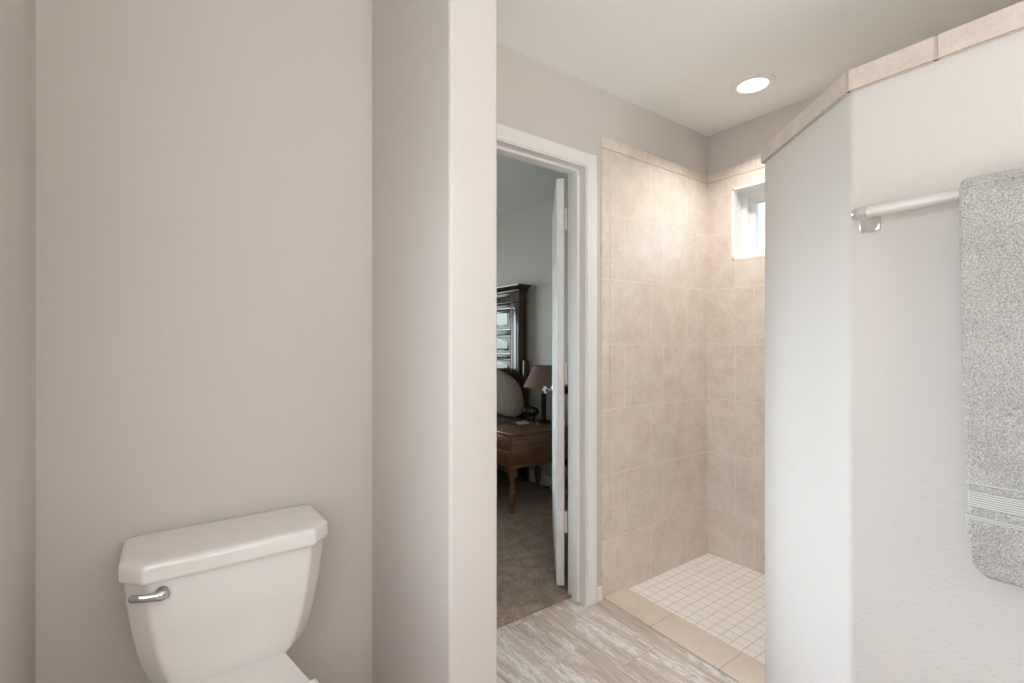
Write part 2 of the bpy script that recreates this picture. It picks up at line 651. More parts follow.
# tile on the shower walls (face 5 mm in front of the paint)
bm = box(1.756, XB, YA - 0.006, YA + 0.01, -0.02, 2.158)
struct('wall_tile', bm, TILE_A, 'beige square tiles on the shower wall beside the doorway')
bm = bmesh.new()
TX = XB - 0.008
add_box(bm, TX, XB + 0.01, YF, WY0, -0.02, 2.158)
add_box(bm, TX, XB + 0.01, WY1, YA - 0.006, -0.02, 2.158)
add_box(bm, TX, XB + 0.01, WY0, WY1, -0.02, WZ0)
add_box(bm, TX, XB + 0.01, WY0, WY1, WZ1, 2.158)
struct('wall_tile_end', bm, TILE_B, 'beige square tiles on the end wall of the shower around the window')
struct('trim_3', box(1.697, 1.7535, YA - 0.008, YA + 0.01, 0.0, 2.158, bev=0.003), TILE_TRIM, 'narrow upright bullnose tile border beside the door casing')
struct('trim_4', box(1.697, XB, YA - 0.008, YA + 0.01, 2.1597, 2.213, bev=0.003), TILE_TOP, 'bullnose tile border on top of the shower wall beside the doorway')
struct('trim_5', box(TX - 0.001, XB + 0.01, YF, YA - 0.008, 2.1597, 2.213, bev=0.003), TILE_TOPB, 'bullnose tile border on top of the shower end wall')

# baseboards
BB = lambda *a: box(*a, bev=0.003)
struct('baseboard_back', BB(1.660, 1.696, YA - 0.013, YA, 0, 0.064), WHITE, 'short white baseboard stub beside the door casing')
struct('baseboard_left', BB(XL, 0.578, YA - 0.013, YA, 0, 0.064), WHITE, 'white baseboard behind the toilet')

# window in the shower end wall
w = empty('window_1', (2.70, (WY0 + WY1) / 2, WZ0), 'small white framed window set high in the shower end wall', None, None, 'structure')
bm = bmesh.new()
L = 0.010
add_box(bm, TX - 0.001, 2.69, WY1 - L, WY1 + 0.004, WZ0, WZ1)
add_box(bm, TX - 0.001, 2.69, WY0 - 0.004, WY0 + L, WZ0, WZ1)
add_box(bm, TX - 0.001, 2.69, WY0, WY1, WZ1 - L, WZ1 + 0.004)
add_box(bm, TX - 0.001, 2.69, WY0, WY1, WZ0 - 0.004, WZ0 + L)
link('window_reveal', bm, WHITE, w)


def frame_yz(bm, x0, x1, y0, y1, z0, z1, wd, bev=0.003):
    add_box(bm, x0, x1, y0, y0 + wd, z0, z1, bev)
    add_box(bm, x0, x1, y1 - wd, y1, z0, z1, bev)
    add_box(bm, x0, x1, y0 + wd - .002, y1 - wd + .002, z1 - wd, z1, bev)
    add_box(bm, x0, x1, y0 + wd - .002, y1 - wd + .002, z0, z0 + wd, bev)


bm = bmesh.new()
frame_yz(bm, 2.672, 2.760, WY0 + 0.004, WY1 - 0.004, WZ0 + 0.004, WZ1 - 0.004, 0.036)
link('window_frame', bm, VINYL, w)
bm = bmesh.new()
frame_yz(bm, 2.702, 2.742, WY0 + 0.038, WY1 - 0.038, WZ0 + 0.038, WZ1 - 0.038, 0.034)
link('window_sash', bm, VINYL, w)
link('window_pane', box(2.718, 2.722, WY0 + 0.06, WY1 - 0.06, WZ0 + 0.06, WZ1 - 0.06), GLASS, w)

w = empty('window_2', (XL, 0.25, 0.70), 'white framed bathroom window in the wall left of the photographer', None, None, 'structure')
bm = bmesh.new()
frame_yz(bm, XL, XL + 0.022, 0.25 - 0.57, 0.25 + 0.57, 0.68, 1.82, 0.07, 0.004)
link('window_frame', bm, VINYL, w)
link('window_pane', box(XL - 0.06, XL - 0.056, -0.25, 0.75, 0.75, 1.75), GLASS, w)

# door frame: jamb boards, stops, casing
fr = empty('door_frame', (1.2, YA, 0), 'white painted door frame with moulded casing around the bedroom doorway', None, None, 'structure')
bm = bmesh.new()
add_box(bm, DX0 - 0.02, DX0, YA - 0.002, 1.724, 0, DZ + 0.02)
add_box(bm, DX1, DX1 + 0.02, YA - 0.002, 1.724, 0, DZ + 0.02)
add_box(bm, DX0, DX1, YA - 0.002, 1.724, DZ, DZ + 0.02)
link('jamb', bm, WHITE, fr)
bm = bmesh.new()
add_box(bm, DX0 - 0.002, DX0 + 0.011, 1.648, 1.684, 0, DZ, 0.002)
add_box(bm, DX1 - 0.011, DX1 + 0.002, 1.648, 1.684, 0, DZ, 0.002)
add_box(bm, DX0, DX1, 1.648, 1.684, DZ - 0.011, DZ + 0.002, 0.002)
link('door_stop', bm, WHITE, fr)


def casing(bm, ysurf, sgn):
    """mitred moulding swept round the opening; profile (distance from opening, thickness)"""
    prof = [(0.006, 0.0), (0.006, 0.007), (0.010, 0.009), (0.016, 0.0095), (0.018, 0.008), (0.022, 0.010), (0.046, 0.0135), (0.058, 0.0135), (0.064, 0.010), (0.066, 0.0)]
    paths = []
    for o, t in prof:
        yy = ysurf + sgn * t
        paths.append([(DX0 - o, yy, 0), (DX0 - o, yy, DZ + o), (DX1 + o, yy, DZ + o), (DX1 + o, yy, 0)])
    rings = [[paths[i][j] for i in range(len(prof))] for j in range(4)]
    add_loft(bm, rings)


bm = bmesh.new()
casing(bm, YA, -1)
link('casing', bm, WHITE, fr, 25)
bm = bmesh.new()
casing(bm, 1.72, 1)
link('casing', bm, WHITE, fr, 25)

# bedroom shell
struct('wall_bedroom_right', box(XE, 2.80, 1.72, 6.0, 0, CH), WALL, 'bedroom wall behind the headboard')
bm = bmesh.new()
add_box(bm, -2.6, -0.45, 5.9, 6.0, 0, CH)
add_box(bm, 1.65, 2.80, 5.9, 6.0, 0, CH)
add_box(bm, -0.45, 1.65, 5.9, 6.0, 0, 0.70)
add_box(bm, -0.45, 1.65, 5.9, 6.0, 2.10, CH)
struct('wall_bedroom_back', bm, WALL, 'far bedroom wall with a wide window')
w = empty('window_3', (0.6, 5.9, 0.70), 'wide white framed bedroom window in the far wall', None, None, 'structure')
bm = bmesh.new()
for x0, x1, z0, z1 in ((-0.47, -0.40, 0.68, 2.12), (1.60, 1.67, 0.68, 2.12), (-0.41, 1.61, 0.68, 0.75), (-0.41, 1.61, 2.05, 2.12), (0.57, 0.63, 0.74, 2.06)):
    add_box(bm, x0, x1, 5.885, 5.96, z0, z1, 0.004)
link('window_frame', bm, VINYL, w)
link('window_pane', box(-0.42, 1.62, 5.93, 5.934, 0.73, 2.07), GLASS, w)
struct('wall_bedroom_left', box(-2.7, -2.6, 1.6, 6.0, 0, CH), WALL, 'bedroom wall facing the bed')
struct('wall_bedroom_front', box(-2.6, XL - 0.12, 1.60, 1.72, 0, CH), WALL, 'bedroom wall on the bathroom side')
struct('baseboard_bedroom', BB(XE - 0.013, XE, 1.72, 5.9, 0, 0.10), WHITE, 'white baseboard along the headboard wall')

# ------------------------------------------------------------------ the door leaf, opened about 129 degrees
hinge = Vector((1.602, 1.758, 0))
dd = Vector((math.cos(math.radians(50.7)), math.sin(math.radians(50.7)), 0))   # along the leaf
dn = Vector((-dd.y, dd.x, 0))                                                     # across it, to the left
LW, LT = 0.765, 0.0385
door = empty('door_1', hinge, 'white panelled bedroom door standing open, seen on its hinge edge', None, None, 'structure')
door.rotation_euler = (0, 0, math.radians(50.7))
O0 = (0, 0, 0)     # local frame: x along the leaf, y to its left, z up
R0 = 0.008


def panel_leaf():
    bm = bmesh.new()
    z0, z1 = 0.026, DZ - 0.006
    add_box(bm, R0, R0 + LW, 0.0, LT, z0, z1, 0.0015)
    # six raised panels with a moulded border on both faces
    cols = [(0.11, 0.36), (0.42, 0.67)]
    rows = [(0.22, 0.80), (0.95, 1.55), (1.66, 1.90)]
    for side in (0, 1):
        yb = LT if side else 0.0
        s = 1 if side else -1
        for x0, x1 in cols:
            for a, b in rows:
                prof = [(0.0, -0.001), (0.004, 0.003), (0.012, 0.003), (0.018, 0.0006), (0.030, 0.0006), (0.045, 0.003)]
                rings = []
                for o, t in prof:
                    yy = yb + s * t
                    rings.append([(R0 + x0 + o, yy, a + o), (R0 + x1 - o, yy, a + o), (R0 + x1 - o, yy, b - o), (R0 + x0 + o, yy, b - o)])
                add_loft(bm, rings)
    return bm


link('door_leaf', panel_leaf(), DOORP, door, 30, O0)
for hz in (0.345, 1.075, 1.835):
    bm = bmesh.new()
    add_tube(bm, [(-0.003, -0.008, hz - 0.05), (-0.003, -0.008, hz + 0.05)], 0.0085, 14)
    for j in range(1, 5):
        z = hz - 0.05 + j * 0.02
        add_tube(bm, [(-0.004, -0.004, z - 0.0012), (-0.004, -0.004, z + 0.0012)], 0.0090, 14)
    add_tube(bm, [(-0.003, -0.008, hz + 0.05), (-0.003, -0.008, hz + 0.056)], [0.005, 0.002], 12)
    add_tube(bm, [(-0.003, -0.008, hz - 0.056), (-0.003, -0.008, hz - 0.05)], [0.002, 0.005], 12)
    add_box(bm, 0.0055, 0.0085, -0.003, 0.031, hz - 0.049, hz + 0.049, 0.0008)
    for (yy, zz) in ((0.010, -0.034), (0.022, -0.012), (0.010, 0.012), (0.022, 0.034)):
        add_lathe(bm, [(0.0035, 0.0045), (0.0035, 0.0055)], (0, yy, hz + zz), 10, 'X')
    # plate on the jamb side
    add_box(bm, -0.020, -0.001, -0.0105, -0.007, hz - 0.049, hz + 0.049, 0.0008)
    hg = link('hinge', bm, WHITE, door, 40, O0)
for s, mat in ((1, CHROME), (-1, DARKMET)):
    y0 = LT if s > 0 else 0.0
    prof = [(0.031, 0.0), (0.031, 0.004), (0.026, 0.008), (0.012, 0.010), (0.010, 0.030), (0.016, 0.036), (0.026, 0.044), (0.028, 0.052), (0.025, 0.060), (0.014, 0.065), (0.002, 0.066)]
    b = lathe([(r, s * h) for r, h in prof], (R0 + LW - 0.062, y0, 0.925), 28, 'Y')
    kn = link('door_knob', b, mat, door, 40, O0)
    kn['label'] = 'polished chrome door knob' if s > 0 else 'dark door knob on the far face'
link('latch_plate', box(R0 + LW - 0.001, R0 + LW + 0.0008, 0.007, 0.032, 0.896, 0.954), NICKEL, door, None, O0)

# ------------------------------------------------------------------ toilet
TXC, TYB = 0.150, 1.588
toilet = empty('toilet', (TXC, 1.25, 0), 'white two-piece toilet with a chamfered tank lid standing in the alcove', 'toilet')


def tank_outline(hw, yf, yb, ch, z, r):
    p = [(TXC - hw, yb), (TXC - hw, yf + ch), (TXC - hw + ch, yf), (TXC + hw - ch, yf), (TXC + hw, yf + ch), (TXC + hw, yb)]
    return [(v.x, v.y, z) for v in round_poly(p, [0.012, r, r, r, r, 0.012], 5)]


bm = bmesh.new()
lv = [(0.366, 0.118, 1.435, 0.03), (0.372, 0.140, 1.418, 0.034), (0.384, 0.156, 1.407, 0.037), (0.400, 0.168, 1.401, 0.038), (0.425, 0.180, 1.397, 0.04), (0.455, 0.190, 1.393, 0.041), (0.50, 0.201, 1.389, 0.042), (0.56, 0.211, 1.384, 0.043), (0.62, 0.219, 1.380, 0.044), (0.682, 0.223, 1.376, 0.045)]
add_loft(bm, [tank_outline(hw, yf, TYB - 0.006 - max(0, (0.45 - z)) * 0.1, ch, z, 0.02) for z, hw, yf, ch in lv])
tank = link('tank', bm, CERAMIC, toilet, 60)
bm = bmesh.new()
ll = [(0.678, 0.222, 1.372), (0.676, 0.229, 1.363), (0.678, 0.2305, 1.3615), (0.685, 0.2312, 1.361), (0.706, 0.2306, 1.3616), (0.714, 0.2305, 1.3635), (0.7185, 0.226, 1.3675), (0.7205, 0.218, 1.375), (0.7212, 0.208, 1.385), (0.7212, 0.190, 1.405), (0.7212, 0.16, 1.43)]
add_loft(bm, [tank_outline(hw, yf, TYB + (0 if i < 5 else -0.002 * (i - 4)), 0.045, z, 0.012) for i, (z, hw, yf) in enumerate(ll)])
link('tank_lid', bm, CERAMIC, toilet, 60)
# flush lever
bm = bmesh.new()
LX, LZ = 0.000, 0.645
add_lathe(bm, [(0.0145, 0.002), (0.0145, -0.004), (0.012, -0.008), (0.009, -0.010), (0.008, -0.018)], (LX, 1.381, LZ), 24, 'Y')
pa = [(LX + 0.014, 1.364, LZ + 0.002), (LX + 0.010, 1.362, LZ + 0.001), (LX - 0.002, 1.359, LZ), (LX - 0.016, 1.357, LZ + 0.001), (LX - 0.036, 1.358, LZ + 0.004), (LX - 0.054, 1.361, LZ + 0.007), (LX - 0.060, 1.362, LZ + 0.008)]
add_tube(bm, pa, [(0.005, 0.006), (0.010, 0.013), (0.010, 0.013), (0.0075, 0.0095), (0.0065, 0.0085), (0.007, 0.009), (0.003, 0.005)], 16)
lev = link('flush_lever', bm, CHROME, toilet, 60)
lev['label'] = 'chrome flush lever'


def egg(hw, yb, yf, z, n=40, p=2.3):
    """toilet bowl outline: squarer at the back, round at the front"""
    yc = yb - (yb - yf) * 0.42
    out = []
    for i in range(n):
        a = 2 * PI * i / n
        c, s = math.cos(a), math.sin(a)
        pp = 2.0 if s < 0 else p
        x = math.copysign(abs(c) ** (2 / pp), c) * hw
        yy = math.copysign(abs(s) ** (2 / pp), s)
        out.append((TXC + x, yc + yy * ((yb - yc) if s > 0 else (yc - yf)), z))
    return out


def bowl_ring(hw_b, hw, yb, yf, z, n=28):
    """deck + bowl plan: straight deck of half width hw_b at the back widening into the round bowl"""
    half = []
    ym = yb - 0.26
    cy = yf + hw * 1.15
    for i in range(6):
        t = i / 5
        half.append((hw_b + (hw - hw_b) * (3 * t * t - 2 * t ** 3), yb - (yb - cy) * t))
    for i in range(1, 11):
        a = PI / 2 * i / 10
        half.append((hw * math.cos(a), cy - (cy - yf) * math.sin(a)))
    pts = [(TXC + x, y, z) for x, y in half]
    pts += [(TXC - x, y, z) for x, y in reversed(half[:-1])]
    return pts


bm = bmesh.new()
rings = [bowl_ring(0.100, 0.125, 1.50, 0.86, 0.0), bowl_ring(0.100, 0.122, 1.50, 0.87, 0.02), bowl_ring(0.098, 0.112, 1.49, 0.92, 0.10), bowl_ring(0.100, 0.115, 1.49, 0.93, 0.18),
         bowl_ring(0.106, 0.140, 1.49, 0.88, 0.26), bowl_ring(0.112, 0.170, 1.49, 0.82, 0.33), bowl_ring(0.116, 0.180, 1.49, 0.80, 0.365), bowl_ring(0.117, 0.182, 1.49, 0.797, 0.385), bowl_ring(0.112, 0.178, 1.485, 0.802, 0.392)]
add_loft(bm, rings)
link('bowl', bm, CERAMIC, toilet, 50)
for nm, z0, z1, gx in (('seat', 0.393, 0.407, 0.0), ('seat_lid', 0.408, 0.424, 0.003)):
    bm = bmesh.new()
    r0 = lambda s, z: bowl_ring(0.150 + s, 0.184 + s + gx, 1.205 + s, 0.76 - s, z)
    add_loft(bm, [r0(-0.004, z0), r0(0, z0 + 0.004), r0(0, z1 - 0.006), r0(-0.004, z1 - 0.001), r0(-0.012, z1 + 0.001)])
    link(nm, bm, SEATP, toilet, 50)
for s in (-1, 1):
    bm = bmesh.new()
    add_box(bm, TXC + s * 0.075 - 0.016, TXC + s * 0.075 + 0.016, 1.207, 1.240, 0.390, 0.412, 0.005)
    link('seat_hinge', bm, SEATP, toilet, 50)
for s in (-1, 1):
    link('bolt_cap', lathe([(0.014, 0.0), (0.014, 0.008), (0.009, 0.016), (0.002, 0.018)], (TXC + s * 0.112, 1.28, 0.02), 16), SEATP, toilet, 50)

# ------------------------------------------------------------------ towel bar and towel
BX, BZ = 1.372, 1.537
Y0, Y1 = 0.443, -0.150
tb = empty('towel_bar', (PX, (Y0 + Y1) / 2, BZ), 'satin metal towel bar mounted on the partial shower wall', 'towel bar')
bm = bmesh.new()
add_tube(bm, [(BX, Y1, BZ), (BX, Y0 - 0.004, BZ)], 0.0125, 24)
link('bar', bm, BARM, tb, 50)
for yy, s in ((Y0, 1), (Y1, -1)):
    bm = bmesh.new()
    # wall plate, flared arm, and end collar
    add_box(bm, PX - 0.007, PX + 0.0005, yy - 0.022, yy + 0.022, BZ - 0.036, BZ + 0.022, 0.003)
    rr = []
    for t in range(9):
        u = t / 8
        x = PX - 0.006 - u * (PX - 0.006 - BX)
        h = 0.018 * (1 - u) ** 1.6 + 0.010
        w_ = 0.012 * (1 - u) ** 1.6 + 0.009
        zc = BZ - 0.010 * (1 - u)
        rr.append([(x, yy + math.cos(2 * PI * k / 20) * w_, zc + math.sin(2 * PI * k / 20) * h) for k in range(20)])
    add_loft(bm, rr)
    add_lathe(bm, [(0.006, s * 0.018), (0.012, s * 0.016), (0.0145, s * 0.010), (0.0150, 0), (0.0150, s * -0.016), (0.0125, s * -0.017)], (BX, yy, BZ), 24, 'Y')
    link('bracket', bm, NICKEL, tb, 50)


def interp(tab, x):
    if x <= tab[0][0]:
        return tab[0][1]
    for (a, va), (b, vb) in zip(tab, tab[1:]):
        if x <= b:
            t = (x - a) / (b - a)
            t = t * t * (3 - 2 * t)
            return va + (vb - va) * t
    return tab[-1][1]


towel = empty('bath_towel', (BX, 0.1, 0.745), 'folded grey terry bath towel draped over the towel bar', 'towel')
TH = 0.0082
ZH = 0.751
YL = [(0.751, 0.238), (0.80, 0.243), (0.85, 0.248), (0.90, 0.2455), (0.94, 0.247), (1.0, 0.250), (1.2, 0.255), (1.45, 0.259), (1.6, 0.260)]
YR = -0.075


def towel_path():
    pts = []
    xf, xb = BX - 0.0228, BX + 0.0228
    z = ZH
    while z < BZ - 0.002:
        w = 0.012 * math.exp(-((z - 0.80) / 0.10) ** 2)
        pts.append((xf - 0.006 * math.sin((z - ZH) * 2.4) - w * 0.7, z, z))
        z += 0.0035
    for i in range(1, 26):
        a = PI - PI * i / 26
        pts.append((BX + 0.0228 * math.cos(a), BZ + 0.0228 * math.sin(a), BZ))
    z = BZ
    while z > 0.86:
        pts.append((xb, z, z))
        z -= 0.0035
    return pts


def towel_surface(path, grow=0.0, fuzz=0.0010, zlo=None, zhi=None, ny=120, cap=True):
    pts = [p for i, p in enumerate(path) if zlo is None or (zlo <= p[1] <= zhi and p[0] < BX)]
    rings = []
    N = len(pts)
    for i, (x, z, zz) in enumerate(pts):
        a, b = pts[max(0, i - 1)], pts[min(N - 1, i + 1)]
        t = Vector((b[0] - a[0], 0, b[1] - a[1])).normalized()
        n = Vector((-t.z, 0, t.x))        # to the outside of the drape (towards -X in front)
        front = x < BX
        yl = interp(YL, zz) - (0 if front else 0.004)
        th = TH + grow
        e = 1.0
        if zlo is None:
            # rounded hem
            for dist in (i * 0.0035, (N - 1 - i) * 0.0035):
                if dist < 0.010:
                    e = min(e, math.sqrt(max(0.04, 1 - ((0.010 - dist) / 0.0102) ** 2)))
            if front and z < ZH + 0.03:
                u = 1 - (z - ZH) / 0.03
                yl -= 0.022 * u * u
            # waist where the woven band runs
            if front and 0.885 < z < 0.919:
                th -= 0.0016
        th *= e
        ring = []
        yl2, yr2 = yl - 0.007 + grow, YR + 0.007 - grow
        for side in (1, -1):
            for j in range(ny + 1):
                u = j / ny
                yy = yl2 + (yr2 - yl2) * u if side > 0 else yr2 + (yl2 - yr2) * u
                wav = 0.0022 * math.sin(yy * 34 + zz * 2.0) * (1 if front else 0.4) * min(1, max(0, (BZ - zz) * 6))
                ring.append(Vector((x, yy, z)) + n * (side * th + wav))
            # rounded selvedge
            for j in range(1, 6):
                q = PI * j / 6
                ye = yr2 if side > 0 else yl2
                sg = -1 if side > 0 else 1
                wav = 0.0022 * math.sin(ye * 34 + zz * 2.0) * (1 if front else 0.4) * min(1, max(0, (BZ - zz) * 6))
                ring.append(Vector((x, ye + sg * (0.007 + grow) * math.sin(q), z)) + n * (side * th * math.cos(q) + wav))
        if fuzz:
            for p in ring:
                p += Vector((random.uniform(-1, 1), random.uniform(-.8, .8), random.uniform(-.8, .8))) * fuzz
                p += Vector((1, 0, 0)) * noise.noise(p * 90) * fuzz * 1.4
        rings.append(ring)
    bm = bmesh.new()
    add_loft(bm, rings, cap)
    return bm


tp = towel_path()
link('cloth', towel_surface(tp), TERRY, towel, 180)
for a, b in ((0.885, 0.919), (0.930, 0.938), (0.862, 0.871)):
    o = link('woven_band', towel_surface(tp, 0.0004 if b - a > 0.02 else 0.0012, 0.0, a, b, 60), BAND, towel, 60)

# ------------------------------------------------------------------ recessed ceiling light
RX, RY = 2.247, 1.157
cl = empty('ceiling_light', (RX, RY, CH), 'round white recessed downlight glowing in the ceiling above the shower', 'ceiling light')
link('trim_ring', lathe([(0.098, CH + 0.001), (0.098, CH - 0.003), (0.092, CH - 0.007), (0.074, CH - 0.008), (0.068, CH - 0.006), (0.066, CH - 0.001)], (RX, RY, 0), 64, cap=False), WHITE, cl, 50)
link('diffuser', lathe([(0.0665, CH + 0.001), (0.0665, CH - 0.002), (0.05, CH - 0.0035), (0.002, CH - 0.004)], (RX, RY, 0), 48, cap=True), LAMPGLOW, cl, 50)
sd = bpy.data.lights.new('downlight_bulb', 'AREA')
sd.shape = 'DISK'
sd.size = 0.11
sd.energy = 5.4
sd.spread = math.radians(126)
sd.color = (1.0, 0.97, 0.94)
so = bpy.data.objects.new('downlight_bulb', sd)
so.location = (0, 0, -0.006)
so.parent = cl
C.objects.link(so)

# ------------------------------------------------------------------ bedroom furniture
NX0, NX1, NY0, NY1 = 2.005, 2.60, 2.752, 3.185
NT_Z = 0.583
ns = empty('nightstand', ((NX0 + NX1) / 2, (NY0 + NY1) / 2, 0.008), 'reddish brown wooden nightstand on turned legs beside the bed', 'nightstand')
link('top', box(NX0 - 0.012, NX1 + 0.008, NY0 - 0.012, NY1 + 0.012, NT_Z - 0.024, NT_Z, bev=0.008, seg=3), CHERRY, ns, 50)
bm = box(NX0, NX1, NY0, NY1, 0.335, NT_Z - 0.022, bev=0.003)
add_box(bm, NX0 - 0.005, NX1, NY0 - 0.005, NY1 + 0.005, 0.328, 0.346, 0.003)
link('body', bm, CHERRY, ns, 50)
for z0, z1 in ((0.352, 0.447), (0.456, 0.553)):
    dr = link('drawer', box(NX0 - 0.011, NX0 + 0.01, NY0 + 0.022, NY1 - 0.022, z0, z1, bev=0.004), CHERRY, ns, 50)
    b = lathe([(0.005, 0.0), (0.005, -0.010), (0.012, -0.016), (0.013, -0.021), (0.008, -0.026), (0.001, -0.027)], (NX0 - 0.011, (NY0 + NY1) / 2, (z0 + z1) / 2), 18, 'X')
    kb = link('knob', b, DARKMET, dr, 60, (0, 0, 0))
legp = [(0.011, 0.008), (0.015, 0.018), (0.013, 0.03), (0.014, 0.05), (0.022, 0.11), (0.0228, 0.15), (0.021, 0.172), (0.013, 0.185), (0.0185, 0.194), (0.0185, 0.202), (0.013, 0.210), (0.016, 0.228), (0.014, 0.245), (0.021, 0.256), (0.021, 0.262), (0.016, 0.268)]
for lx in (NX0 + 0.020, NX1 - 0.024):
    for ly in (NY0 + 0.020, NY1 - 0.024):
        bm = lathe([(q * 1.25, h) for q, h in legp], (lx, ly, 0), 22)
        add_box(bm, lx - 0.026, lx + 0.026, ly - 0.026, ly + 0.026, 0.266, 0.334, 0.005)
        link('leg', bm, CHERRY, ns, 50)

# table lamp
lx, ly = 2.50, 2.99
lamp = empty('table_lamp', (lx, ly, NT_Z), 'table lamp with tan shade and dark column on the nightstand', 'lamp')
link('base', lathe([(0.062, NT_Z), (0.062, NT_Z + 0.010), (0.054, NT_Z + 0.016), (0.030, NT_Z + 0.022), (0.020, NT_Z + 0.030)], (lx, ly, 0), 32), DARKMET, lamp, 50)
link('column', lathe([(0.019, NT_Z + 0.024), (0.019, 0.79), (0.024, 0.80), (0.024, 0.812), (0.014, 0.822), (0.012, 0.86), (0.004, 0.875)], (lx, ly, 0), 24), DARKMET, lamp, 50)
link('shade', lathe([(0.165, 0.875), (0.082, 1.046), (0.080, 1.046), (0.163, 0.875)], (lx, ly, 0), 48, cap=False), SHADE, lamp, 50)
bm = bmesh.new()
for a in (0, 2.09, 4.19):
    add_tube(bm, [(lx, ly, 1.022), (lx + 0.083 * math.cos(a), ly + 0.083 * math.sin(a), 1.038)], 0.0018, 8)
add_tube(bm, [(lx, ly, 0.87), (lx, ly, 1.026)], 0.003, 8)
add_lathe(bm, [(0.002, 1.018), (0.007, 1.022), (0.007, 1.034), (0.002, 1.040)], (lx, ly, 0), 12)
link('shade_spider', bm, DARKMET, lamp, 50)

# alarm clock
cx, cy = 2.455, 3.10
ac = empty('alarm_clock', (cx, cy, NT_Z), 'glossy black oval alarm clock on the nightstand beside the lamp', 'clock')
bm = bmesh.new()
rings = []
ax = Vector((0.788, -0.616, 0))      # long axis
ay = Vector((0.616, 0.788, 0))
for i in range(13):
    q = -PI / 2 + PI * i / 12
    c_ = max(0.02, math.cos(q)) ** 0.7
    s_ = math.sin(q)
    rings.append([Vector((cx, cy, NT_Z + 0.082)) + ay * (s_ * 0.034) + ax * (0.066 * c_ * math.cos(2 * PI * k / 28)) + Vector((0, 0, 0.044 * c_ * math.sin(2 * PI * k / 28))) for k in range(28)])
add_loft(bm, rings)
link('case', bm, BLACKP, ac, 60)
bm = bmesh.new()
for s in (-1, 1):
    p = Vector((cx, cy, 0)) + ax * (s * 0.026)
    add_lathe(bm, [(0.012, NT_Z), (0.010, NT_Z + 0.05)], (p.x, p.y, 0), 14)
link('foot', bm, BLACKP, ac, 60)
p = Vector((cx, cy, NT_Z + 0.085)) - ay * 0.0345
bm = bmesh.new()
rings = [[p - ay * o + ax * (0.026 * s * math.cos(2 * PI * k / 24)) + Vector((0, 0, 0.016 * s * math.sin(2 * PI * k / 24))) for k in range(24)] for o, s in ((-0.004, 1.0), (0.0015, 1.0), (0.002, 0.9))]
add_loft(bm, rings)
link('display', bm, plain('dark_blue_display', (30, 38, 56), 0.1), ac, 60)

# loose paper by the clock
bm = bmesh.new()
g = [[bm.verts.new((2.27 + 0.11 * i / 6 + 0.01 * j, 3.02 + 0.14 * j / 6, NT_Z + 0.0012 + 0.004 * (i / 6) ** 3)) for j in range(7)] for i in range(7)]
for i in range(6):
    for j in range(6):
        bm.faces.new((g[i][j], g[i + 1][j], g[i + 1][j + 1], g[i][j + 1]))
bmesh.ops.solidify(bm, geom=bm.faces[:], thickness=0.0008)
o = link('paper_slip', bm, PAPER)
tag(o, 'small pale slip of paper lying on the nightstand in front of the clock', 'paper')

# bed: headboard, mattress, bedspread
HX1 = XE - 0.03
HXF = HX1 - 0.075
HY0, HY1 = 3.385, 5.05
HZ = 1.70
bed = empty('bed', (1.5, (HY0 + HY1) / 2, 0.008), 'bed with a tall dark panelled wooden headboard and taupe bedding', 'bed')
bm = bmesh.new()
add_box(bm, HXF + 0.012, HX1, HY0, HY1, 0.25, HZ, 0.003)
# stiles and rails standing proud of the panel field
stile = 0.135
add_box(bm, HXF - 0.004, HXF + 0.02, HY0, HY0 + stile, 0.02, HZ, 0.004)
add_box(bm, HXF - 0.004, HXF + 0.02, HY1 - stile, HY1, 0.02, HZ, 0.004)
rails = [(1.615, HZ), (1.505, 1.555), (1.235, 1.285), (1.055, 1.10), (0.86, 0.91), (0.60, 0.70)]
rails = [(1.655, HZ), (1.555, 1.585), (1.30, 1.345), (1.085, 1.125), (0.90, 0.94), (0.60, 0.72)]
for a, b in rails:
    add_box(bm, HXF, HXF + 0.02, HY0 + stile - 0.002, HY1 - stile + 0.002, a, b, 0.004)
np_ = 4
pw = (HY1 - HY0 - 2 * stile) / np_
for i in range(1, np_):
    yy = HY0 + stile + pw * i
    add_box(bm, HXF, HXF + 0.02, yy - 0.028, yy + 0.028, 0.6, 1.58, 0.004)
hb = link('headboard', bm, MAHOG, bed, 40)


def raised(bm, y0, y1, z0, z1, x):
    prof = [(0.0, 0.010), (0.0, -0.006), (0.012, -0.004), (0.020, 0.004), (0.026, 0.004), (0.048, -0.008), (0.052, -0.008)]
    rings = []
    for o, t in prof:
        rings.append([(x + t, y0 + o, z0 + o), (x + t, y1 - o, z0 + o), (x + t, y1 - o, z1 - o), (x + t, y0 + o, z1 - o)])
    add_loft(bm, rings)


for i in range(np_):
    y0 = HY0 + stile + pw * i + (0.028 if i else 0.004)
    y1 = HY0 + stile + pw * (i + 1) - (0.028 if i < np_ - 1 else 0.004)
    for a, b in ((1.347, 1.553), (1.127, 1.298), (0.942, 1.083), (0.722, 0.898)):
        bm = bmesh.new()
        raised(bm, y0, y1, a, b, HXF + 0.012)
        link('raised_panel', bm, MAHOG, hb, 30, (0, 0, 0))
# flutes on the stiles (dark recessed strips) and a belt moulding
for yy in (HY0, HY1 - stile):
    bm = bmesh.new()
    frame_yz(bm, HXF - 0.009, HXF, yy + 0.034, yy + 0.100, 0.60, 1.545, 0.012, 0.002)
    link('flute', bm, MAHOG, hb, 40, (0, 0, 0))
link('belt_moulding', box(HXF - 0.014, HX1 + 0.004, HY0 - 0.010, HY1 + 0.010, 1.588, 1.606, bev=0.006), MAHOG, hb, 40, (0, 0, 0))
